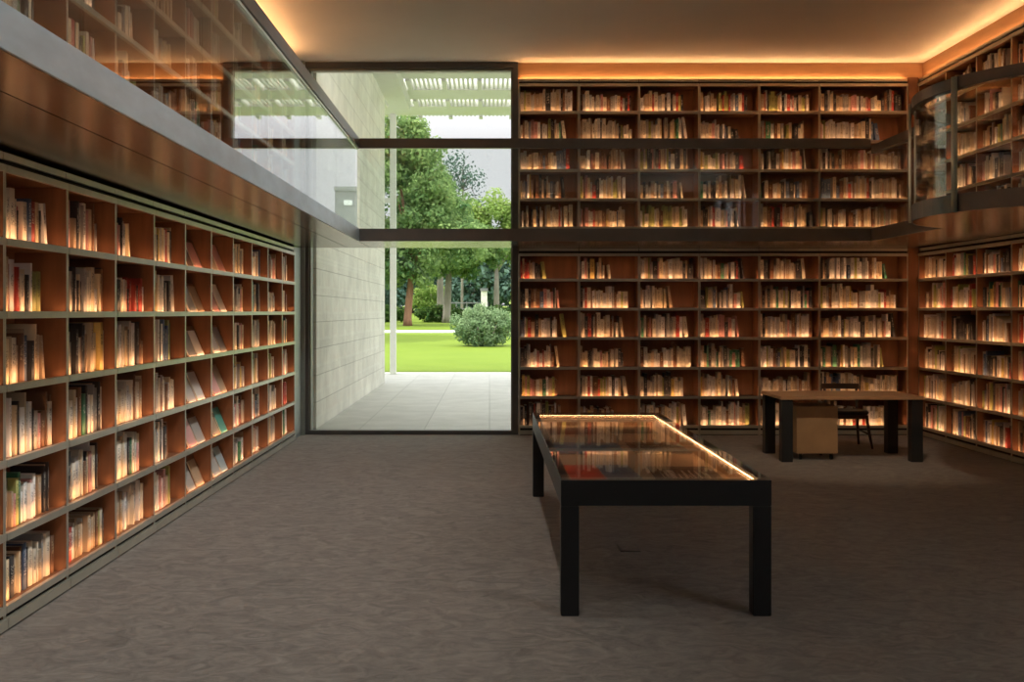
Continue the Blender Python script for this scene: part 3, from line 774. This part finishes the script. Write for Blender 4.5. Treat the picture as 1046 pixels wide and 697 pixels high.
cx, cy = 4.36, 12.78
c = tag(empty('chair', (cx, cy, 0)), 'dark wooden chair with black seat and curved back rail, behind the desk', 'chair')
def cp(name, mb, mats, bevel=0.0, smooth=False):
    return mb.build(name, mats, c, bevel, smooth)
seat = MB()
pts = []
for k in range(24):
    a = 2 * math.pi * k / 24
    ex = 3.2
    pts.append((.235 * math.copysign(abs(math.cos(a)) ** (2 / ex), math.cos(a)), .22 * math.copysign(abs(math.sin(a)) ** (2 / ex), math.sin(a))))
cp('seat', seat.prism(pts, .405, .452), M['seat'], .012, False)
cp('seat_rail', MB().prism([(x * .93, y * .93) for x, y in pts], .36, .404), M['chair_wood'])
for sx in (-1, 1):
    cp('leg', MB().tube([(sx * .235, -.215, 0.0), (sx * .205, -.185, .2), (sx * .18, -.165, .40)], [.013, .018, .02], 10), M['chair_wood'])
    cp('leg', MB().tube([(sx * .23, .25, 0.0), (sx * .20, .195, .22), (sx * .19, .185, .42), (sx * .195, .215, .58), (sx * .20, .245, .70)], [.013, .018, .02, .017, .014], 10), M['chair_wood'])
def curved_rail(z0, z1, w, dy0, dy1, th):
    path0 = [(-w + 2 * w * k / 12, dy0 + dy1 * (1 - (2 * k / 12 - 1) ** 2)) for k in range(13)]
    return MB().strip(path0, 0, th, z0, z1)
cp('back_rail', curved_rail(.69, .755, .225, .225, .06, .022), M['chair_wood'])
cp('lower_back_rail', curved_rail(.55, .63, .19, .20, .05, .018), M['beech'])
for sx in (-1, 1):
    cp('stretcher', MB().tube([(sx * .21, -.19, .17), (sx * .205, .20, .19)], .011, 8), M['chair_wood'])

fo = tag(empty('floor_outlet', (.97, 7.3, 0)), 'small square outlet cover set in the carpet under the display table', 'floor outlet')
MB().box(-.07, .07, -.11, .11, .0005, .004).build('rim', M['rail'], fo, .001)
MB().box(-.06, .06, -.10, .10, .0041, .006).build('lid', M['carpet'], fo)

# ------------------------------------------------------------------ added fill spotlights, out of view, to lift the carpet, left shelves and desk
def spot(x, y, label, aim, power, size):
    r = tag(empty('fill_spotlight', (x, y, CEIL)), label, 'spotlight', 'added fill spotlights out of view')
    MB().tube([(0, 0, -.001), (0, 0, -.03)], .07, 20).build('mount', M['frame_light'], r)
    MB().tube([(0, 0, -.031), (0, 0, -.16)], [.05, .06], 20, cap=False).build('shade', M['frame_light'], r)
    ld = bpy.data.lights.new('fill_lamp', 'SPOT'); ld.energy = power; ld.spot_size = R(size); ld.spot_blend = 1.0; ld.shadow_soft_size = .055; ld.color = (1.0, .97, .91) if x < 1 else (1.0, .80, .58)
    lo = bpy.data.objects.new('fill_lamp', ld); COL.objects.link(lo); lo.parent = r; lo.location = (0, 0, -.17)
    v = Vector(aim) - Vector((x, y, CEIL - .17)); lo.rotation_euler = v.to_track_quat('-Z', 'Y').to_euler()
SPOTS = [(0.0, yy, -2.1, yy + .6, 1.0, 170, 100, 'added fill spotlight turned to the left bookcases, %s from the window' % o_)
         for yy, o_ in ((10.2, 'first'), (8.0, 'second'), (5.8, 'third'), (3.6, 'fourth'), (1.4, 'fifth'))]
SPOTS.append((3.0, 8.2, 3.9, 11.5, 0.5, 250, 42, 'added fill spotlight turned to the desk at the back'))
for (x, y, ax, ay, az, pw, sz, lb) in SPOTS: spot(x, y, lb, (ax, ay, az), pw, sz)

# ------------------------------------------------------------------ outside: terrace, stone wall, canopy, lawn
struct('terrace_floor', MB().box(-12, 22, 14.055, 28.0, -.3, -.01), M['paving'])
struct('terrace_side', MB().box(WR + .21, 30, -24, 14.0, -.3, -.01), M['paving'])
struct('trim_7', MB().box(-12, 22, 28.0, 28.45, -.3, .0), M['kerb'])
struct('wall_terrace', MB().box(-2.95, -2.43, YW + .36, 24.3, -.01, 6.6), M['stone'])
prof = [(28.45, -.02), (36, .02), (45, .115), (52, .29), (60, .50), (70, .767), (90, 1.15), (140, 1.9), (260, 3.0)]
def lawn_z(y):
    for (a, za), (b, zb) in zip(prof[:-1], prof[1:]):
        if y <= b: return za + (zb - za) * (y - a) / (b - a)
    return prof[-1][1]
mb = MB()
xsn = [-90 + 10 * k for k in range(25)]
for y, z in prof:
    for x in xsn: mb.v.append((x, y, z))
nx = len(xsn)
for i in range(len(prof) - 1):
    for j in range(nx - 1):
        mb.face((i * nx + j, i * nx + j + 1, (i + 1) * nx + j + 1, (i + 1) * nx + j))
lawn = struct('lawn', mb, M['grass'])
struct('garden_path', MB().hexa([(-60, 58.6, lawn_z(58.6) - .05), (60, 58.6, lawn_z(58.6) - .05), (60, 60.4, lawn_z(60.4) - .05), (-60, 60.4, lawn_z(60.4) - .05),
                                 (-60, 58.6, lawn_z(58.6) + .05), (60, 58.6, lawn_z(58.6) + .05), (60, 60.4, lawn_z(60.4) + .06), (-60, 60.4, lawn_z(60.4) + .06)]), M['gravel'])

cn = tag(empty('canopy', (0, 25, 6.9)), 'white louvred canopy reaching out over the terrace', 'canopy')
cinv = Matrix.Translation((0, -25, -6.9))
def cpart(name, mb, mats):
    o = mb.build(name, mats, cn); o.matrix_parent_inverse = cinv; return o
CZ = 6.9
cpart('roof_slab', MB().box(-6, 20, YW + .36, 15.2, CZ, CZ + .25), M['canopy'])
for (a, b) in ((15.2, 15.6), (17.6, 18.2), (20.1, 20.9), (22.45, 23.6), (24.8, 25.9), (26.8, 28.0)):
    cpart('beam', MB().box(-14, 20, a, b, CZ, CZ + .22), M['canopy'])  # added unseen length past the stone wall keeps sun off the terrace
for (a, b) in ((15.6, 17.6), (18.2, 20.1), (20.9, 22.45), (23.6, 24.8), (25.9, 26.8), (28.0, 28.3)):  # unseen bays nearest the building left open to let skylight in
    mb = MB(); x = -13.9
    while x < 19.8:
        for k in range(6):
            mb.box(x + k * .105, x + k * .105 + .045, a, b, CZ + .03, CZ + .17)
        mb.box(x + .66, x + .76, a, b, CZ - .05, CZ + .2)
        x += .81
    cpart('louvre', mb, M['canopy'])
cpart('edge_beam', MB().box(-2.42, -1.95, YW + .4, 25.8, CZ - .3, CZ - .001), M['canopy'])
col = tag(empty('canopy_column', (-2.56, 27.85, -.01)), 'slim white steel column holding up the outer canopy edge', 'column')
MB().box(-.08, .08, -.08, .08, 0.02, CZ + .009).build('shaft', M['white_steel'], col, .005)
MB().box(-.13, .13, -.13, .13, 0.001, .019).build('base_plate', M['white_steel'], col)
MB().box(-.35, -.081, -.05, .05, 4.55, 4.68).build('bracket', M['white_steel'], col)

import numpy as np
def foliage(name, blobs, n, size, mat, parent, seed, clumps=60, up=.25):
    """leaf cards in clumps over a set of ellipsoids"""
    g = np.random.default_rng(seed)
    vs, tint = [], []
    wts = np.array([b[3] * b[4] * b[5] for b in blobs]) ** .67; wts /= wts.sum()
    for b, w in zip(blobs, wts):
        nb = int(n * w); nc = max(6, int(clumps * w))
        cd = g.normal(size=(nc, 3)); cd /= np.linalg.norm(cd, axis=1)[:, None]
        cr = g.uniform(.55, 1.0, nc)[:, None]
        ctr = np.array(b[:3]); rad = np.array(b[3:6])
        cc = ctr + cd * cr * rad
        ct = g.uniform(0, .45, nc) + .3 * (cd[:, 2] * .5 + .5)  # clumps higher on a blob tinted lighter, top light put into leaf colour
        which = g.integers(0, nc, nb)
        off = g.normal(size=(nb, 3)); off /= np.linalg.norm(off, axis=1)[:, None]
        csz = rad.mean() * 1.9 / math.sqrt(nc) + size * .5
        pos = cc[which] + off * (g.uniform(.3, 1.0, nb) ** .5)[:, None] * csz
        nrm = off + np.array([0, 0, up]) + g.normal(size=(nb, 3)) * .5
        nrm /= np.linalg.norm(nrm, axis=1)[:, None]
        h = np.cross(nrm, g.normal(size=(nb, 3))); h /= np.linalg.norm(h, axis=1)[:, None]
        k = np.cross(nrm, h)
        s = (size * g.uniform(.55, 1.15, nb))[:, None]
        q = np.stack([pos - h * s, pos - k * s * .55, pos + h * s, pos + k * s * .55], 1)
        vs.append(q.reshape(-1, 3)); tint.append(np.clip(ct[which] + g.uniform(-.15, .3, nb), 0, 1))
    V = np.concatenate(vs); T = np.concatenate(tint); nf = len(T)
    me = bpy.data.meshes.new(name)
    me.vertices.add(len(V)); me.vertices.foreach_set('co', V.ravel())
    me.loops.add(nf * 4); me.loops.foreach_set('vertex_index', np.arange(nf * 4))
    me.polygons.add(nf); me.polygons.foreach_set('loop_start', np.arange(0, nf * 4, 4))
    me.update(calc_edges=True)
    at = me.attributes.new('tint', 'FLOAT', 'FACE'); at.data.foreach_set('value', T)
    me.materials.append(mat)
    o = bpy.data.objects.new(name, me); COL.objects.link(o); o.parent = parent
    return o

def tree(label, x, y, h_trunk, r, lean, blobs, n, size, mat, bark, seed, group, limbs=3, clumps=70, name='tree'):
    z = lawn_z(y)
    o = tag(empty(name, (x, y, z)), label, 'tree', group)
    mb = MB().tube([(0, 0, -.03), (0, 0, .5), (lean * .5, 0, h_trunk * .55), (lean, 0, h_trunk)], [r * 1.3, r * 1.05, r * .9, r * .7], 12)
    mb.build('trunk', bark, o)
    g = random.Random(seed)
    for k in range(limbs):
        b = blobs[k % len(blobs)]
        mb = MB().tube([(lean, 0, h_trunk * .92), ((lean + b[0]) * .5, b[1] * .4, (h_trunk + b[2]) * .5 + .3), (b[0] * .9, b[1] * .9, b[2])], [r * .55, r * .35, r * .1], 8)
        mb.build('limb', bark, o)
    foliage('foliage', blobs, n, size, mat, o, seed, clumps)
    return o
GT = 'trees beyond the lawn'
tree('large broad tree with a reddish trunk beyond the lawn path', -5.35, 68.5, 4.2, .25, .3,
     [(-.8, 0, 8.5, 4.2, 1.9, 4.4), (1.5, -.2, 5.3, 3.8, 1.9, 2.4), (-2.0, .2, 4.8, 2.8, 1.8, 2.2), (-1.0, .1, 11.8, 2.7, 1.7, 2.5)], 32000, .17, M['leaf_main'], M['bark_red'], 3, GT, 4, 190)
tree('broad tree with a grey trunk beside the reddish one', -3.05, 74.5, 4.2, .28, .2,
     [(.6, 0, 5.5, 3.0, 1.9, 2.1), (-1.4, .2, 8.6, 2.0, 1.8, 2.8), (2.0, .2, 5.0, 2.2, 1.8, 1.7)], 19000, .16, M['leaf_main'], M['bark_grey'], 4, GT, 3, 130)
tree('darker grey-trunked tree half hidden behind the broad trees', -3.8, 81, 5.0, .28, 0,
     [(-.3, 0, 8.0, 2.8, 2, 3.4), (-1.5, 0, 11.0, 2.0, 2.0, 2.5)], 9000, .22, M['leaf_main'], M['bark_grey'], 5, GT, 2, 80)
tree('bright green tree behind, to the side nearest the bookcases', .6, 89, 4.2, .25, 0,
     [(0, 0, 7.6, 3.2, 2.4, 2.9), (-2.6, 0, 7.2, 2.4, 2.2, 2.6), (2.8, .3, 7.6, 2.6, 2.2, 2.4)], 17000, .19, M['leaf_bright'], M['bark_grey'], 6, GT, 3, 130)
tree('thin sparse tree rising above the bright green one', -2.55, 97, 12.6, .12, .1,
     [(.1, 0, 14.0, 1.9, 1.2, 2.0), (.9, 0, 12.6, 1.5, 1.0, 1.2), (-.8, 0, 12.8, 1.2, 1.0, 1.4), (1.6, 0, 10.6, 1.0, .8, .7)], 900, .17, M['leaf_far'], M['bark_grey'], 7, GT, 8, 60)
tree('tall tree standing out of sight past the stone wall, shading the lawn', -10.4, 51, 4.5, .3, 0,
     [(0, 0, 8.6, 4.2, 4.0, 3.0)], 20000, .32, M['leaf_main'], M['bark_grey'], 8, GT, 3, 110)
FW = 'dark woods in the distance'
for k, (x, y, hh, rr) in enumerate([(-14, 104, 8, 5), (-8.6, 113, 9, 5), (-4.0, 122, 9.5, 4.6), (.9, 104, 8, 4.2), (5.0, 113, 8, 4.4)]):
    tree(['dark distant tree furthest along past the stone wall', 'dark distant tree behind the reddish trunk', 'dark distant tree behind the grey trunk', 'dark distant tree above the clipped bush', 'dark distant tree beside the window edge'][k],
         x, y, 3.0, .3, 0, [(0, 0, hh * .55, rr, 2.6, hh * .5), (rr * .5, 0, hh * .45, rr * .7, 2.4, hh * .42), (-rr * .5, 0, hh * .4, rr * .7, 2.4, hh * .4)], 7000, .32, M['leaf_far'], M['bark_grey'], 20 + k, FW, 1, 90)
# clipped bush on the lawn
bz = lawn_z(46)
bu = tag(empty('bush', (-.32, 46, bz)), 'rounded grey-green bush standing alone on the lawn', 'bush')
mb = MB()
for k in range(7):
    a = k * .9
    mb.tube([(.25 * math.cos(a), .25 * math.sin(a), -.02), (.7 * math.cos(a), .6 * math.sin(a), .45), (.95 * math.cos(a), .8 * math.sin(a), .9)], [.05, .04, .02], 6)
mb.build('stem', M['bark_grey'], bu)
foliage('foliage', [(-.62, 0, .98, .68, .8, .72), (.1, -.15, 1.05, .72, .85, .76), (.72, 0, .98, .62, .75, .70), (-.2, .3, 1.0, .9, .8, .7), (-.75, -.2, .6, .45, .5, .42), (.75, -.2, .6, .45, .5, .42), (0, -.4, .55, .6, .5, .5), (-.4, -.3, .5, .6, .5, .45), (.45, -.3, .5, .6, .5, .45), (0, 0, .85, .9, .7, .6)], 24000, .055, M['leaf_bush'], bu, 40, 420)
# low hedge and small things beyond the path
for k, (x0, lab) in enumerate([(-7.6, 'low dark hedge behind the reddish trunk'), (-3.6, 'low dark hedge behind the grey trunk'), (.4, 'low dark hedge behind the rounded bush')]):
    y = 76; z = lawn_z(y)
    h = tag(empty('hedge', (x0, y, z)), lab, 'hedge', 'low hedges beyond the path')
    foliage('foliage', [(dx, 0, .55, .9, .5, .55) for dx in (-.95, -.2, .5, 1.0)], 2600, .13, M['leaf_hedge'], h, 50 + k, 80)
    MB().tube([(0, 0, -.02), (0, 0, .6)], .05, 6).build('stem', M['bark_grey'], h)
def shrub(label, x, y, blobs, n, size, mat, seed):
    s = tag(empty('shrub', (x, y, lawn_z(y))), label, 'shrub')
    MB().tube([(0, 0, -.02), (0, 0, blobs[0][2])], .05, 6).build('stem', M['bark_grey'], s)
    foliage('foliage', blobs, n, size, mat, s, seed, 60)
shrub('bright arching shrub between the two tree trunks', -4.7, 84, [(0, 0, 2.1, 1.5, 1.0, .6), (-.5, 0, 1.4, 1.0, .8, .5)], 1800, .16, M['leaf_bright'], 61)
shrub('pale shrub at the window edge behind the bush', 1.55, 62, [(.3, 0, 1.2, .6, .6, 1.2)], 1800, .1, M['leaf_bright'], 62)
gp = tag(empty('gate_pillar', (-.45, 88, lawn_z(88))), 'pale stone gate pillar with a dark cap beyond the bush', 'pillar')
MB().box(-.26, .26, -.26, .26, -.02, 2.25).build('shaft', M['stone'], gp)
MB().box(-.33, .33, -.33, .33, 2.251, 2.5).build('cap', M['concrete'], gp)
fe = tag(empty('fence', (-2.2, 90, lawn_z(90))), 'low grey rail fence in front of the dark woods', 'fence')
for k in range(6):
    MB().box(-2.5 + k * .9, -2.4 + k * .9, -.05, .05, -.02, 1.35).build('fence_post', M['concrete'], fe)
for z in (.7, 1.2):
    MB().box(-2.5, 2.1, -.075, -.051, z, z + .1).build('rail', M['concrete'], fe)
# grey concrete building out past the trees (seen mirrored in the gallery glass)
b = tag(empty('building', (12.0, 124, lawn_z(124))), 'grey concrete block with small bright windows beyond the garden', 'building')
MB().box(-2.4, 3.1, 0, 8, -.1, 14.3).build('wall', M['concrete'], b)
MB().box(-2.5, 3.2, -.1, 8.1, 14.301, 14.8).build('roof_parapet', M['concrete'], b)
for (x, z) in ((1.1, 12.6), (-.5, 12.6), (-1.8, 12.6), (1.1, 9.2), (-.5, 9.2)):
    MB().box(x - .05, x + .95, -.05, -.001, z, z + .6).build('window', M['window_dark'], b)

# ------------------------------------------------------------------ sky and sun
w = bpy.data.worlds.new('overcast'); sc.world = w; w.use_nodes = True
nt = w.node_tree
for n_ in list(nt.nodes): nt.nodes.remove(n_)
out = nt.nodes.new('ShaderNodeOutputWorld'); bg = nt.nodes.new('ShaderNodeBackground')
tc = nt.nodes.new('ShaderNodeTexCoord'); se = nt.nodes.new('ShaderNodeSeparateXYZ'); nt.links.new(tc.outputs['Generated'], se.inputs[0])
rp = nt.nodes.new('ShaderNodeValToRGB'); e_ = rp.color_ramp.elements
e_[0].position = 0.0; e_[0].color = (.15, .155, .145, 1)
e_[1].position = 1.0; e_[1].color = (.72, .72, .72, 1)
for pos, cl in ((.49, (.14, .14, .145, 1)), (.51, (.144, .14, .148, 1)), (.58, (.15, .148, .153, 1)), (.68, (.50, .50, .50, 1))):
    q = e_.new(pos); q.color = cl
mr = nt.nodes.new('ShaderNodeMapRange'); mr.inputs['From Min'].default_value = -1; mr.inputs['From Max'].default_value = 1
nt.links.new(se.outputs[2], mr.inputs[0]); nt.links.new(mr.outputs[0], rp.inputs[0]); nt.links.new(rp.outputs[0], bg.inputs[0])
bg.inputs['Strength'].default_value = 6.0
nt.links.new(bg.outputs[0], out.inputs[0])
sl = bpy.data.lights.new('sun', 'SUN'); sl.energy = 4.0; sl.angle = R(3); sl.color = (1, .96, .86)
so = bpy.data.objects.new('sun', sl); COL.objects.link(so); so.location = (-30, 10, 60)
so.rotation_euler = Vector((.50, .14, -.86)).to_track_quat('-Z', 'Y').to_euler()

# ------------------------------------------------------------------ camera and view
F = 1070.0
cam = bpy.data.cameras.new('camera'); cam.sensor_width = 36.0; cam.lens = 36.0 * F / 1046.0
cam.shift_x = (523 - 500) / 1046.0; cam.shift_y = (318.5 - 348.5) / 1046.0
cam.clip_start = .05; cam.clip_end = 600
co = bpy.data.objects.new('camera', cam); COL.objects.link(co)
co.location = (0, 0, 1.65); co.rotation_euler = (R(90), 0, 0)
sc.camera = co
vs = sc.view_settings
vs.view_transform = 'Standard'; vs.look = 'None'; vs.gamma = 1.0; vs.use_curve_mapping = False; vs.exposure = 0.1
cy_ = sc.cycles
cy_.use_denoising = True
cy_.max_bounces = 10; cy_.diffuse_bounces = 5; cy_.glossy_bounces = 5; cy_.transparent_max_bounces = 24; cy_.transmission_bounces = 8
cy_.sample_clamp_indirect = 6.0
cy_.use_light_tree = True
print('individual books', n_ind[0], 'total', n_seed[0], 'catalogues', len(CATS))
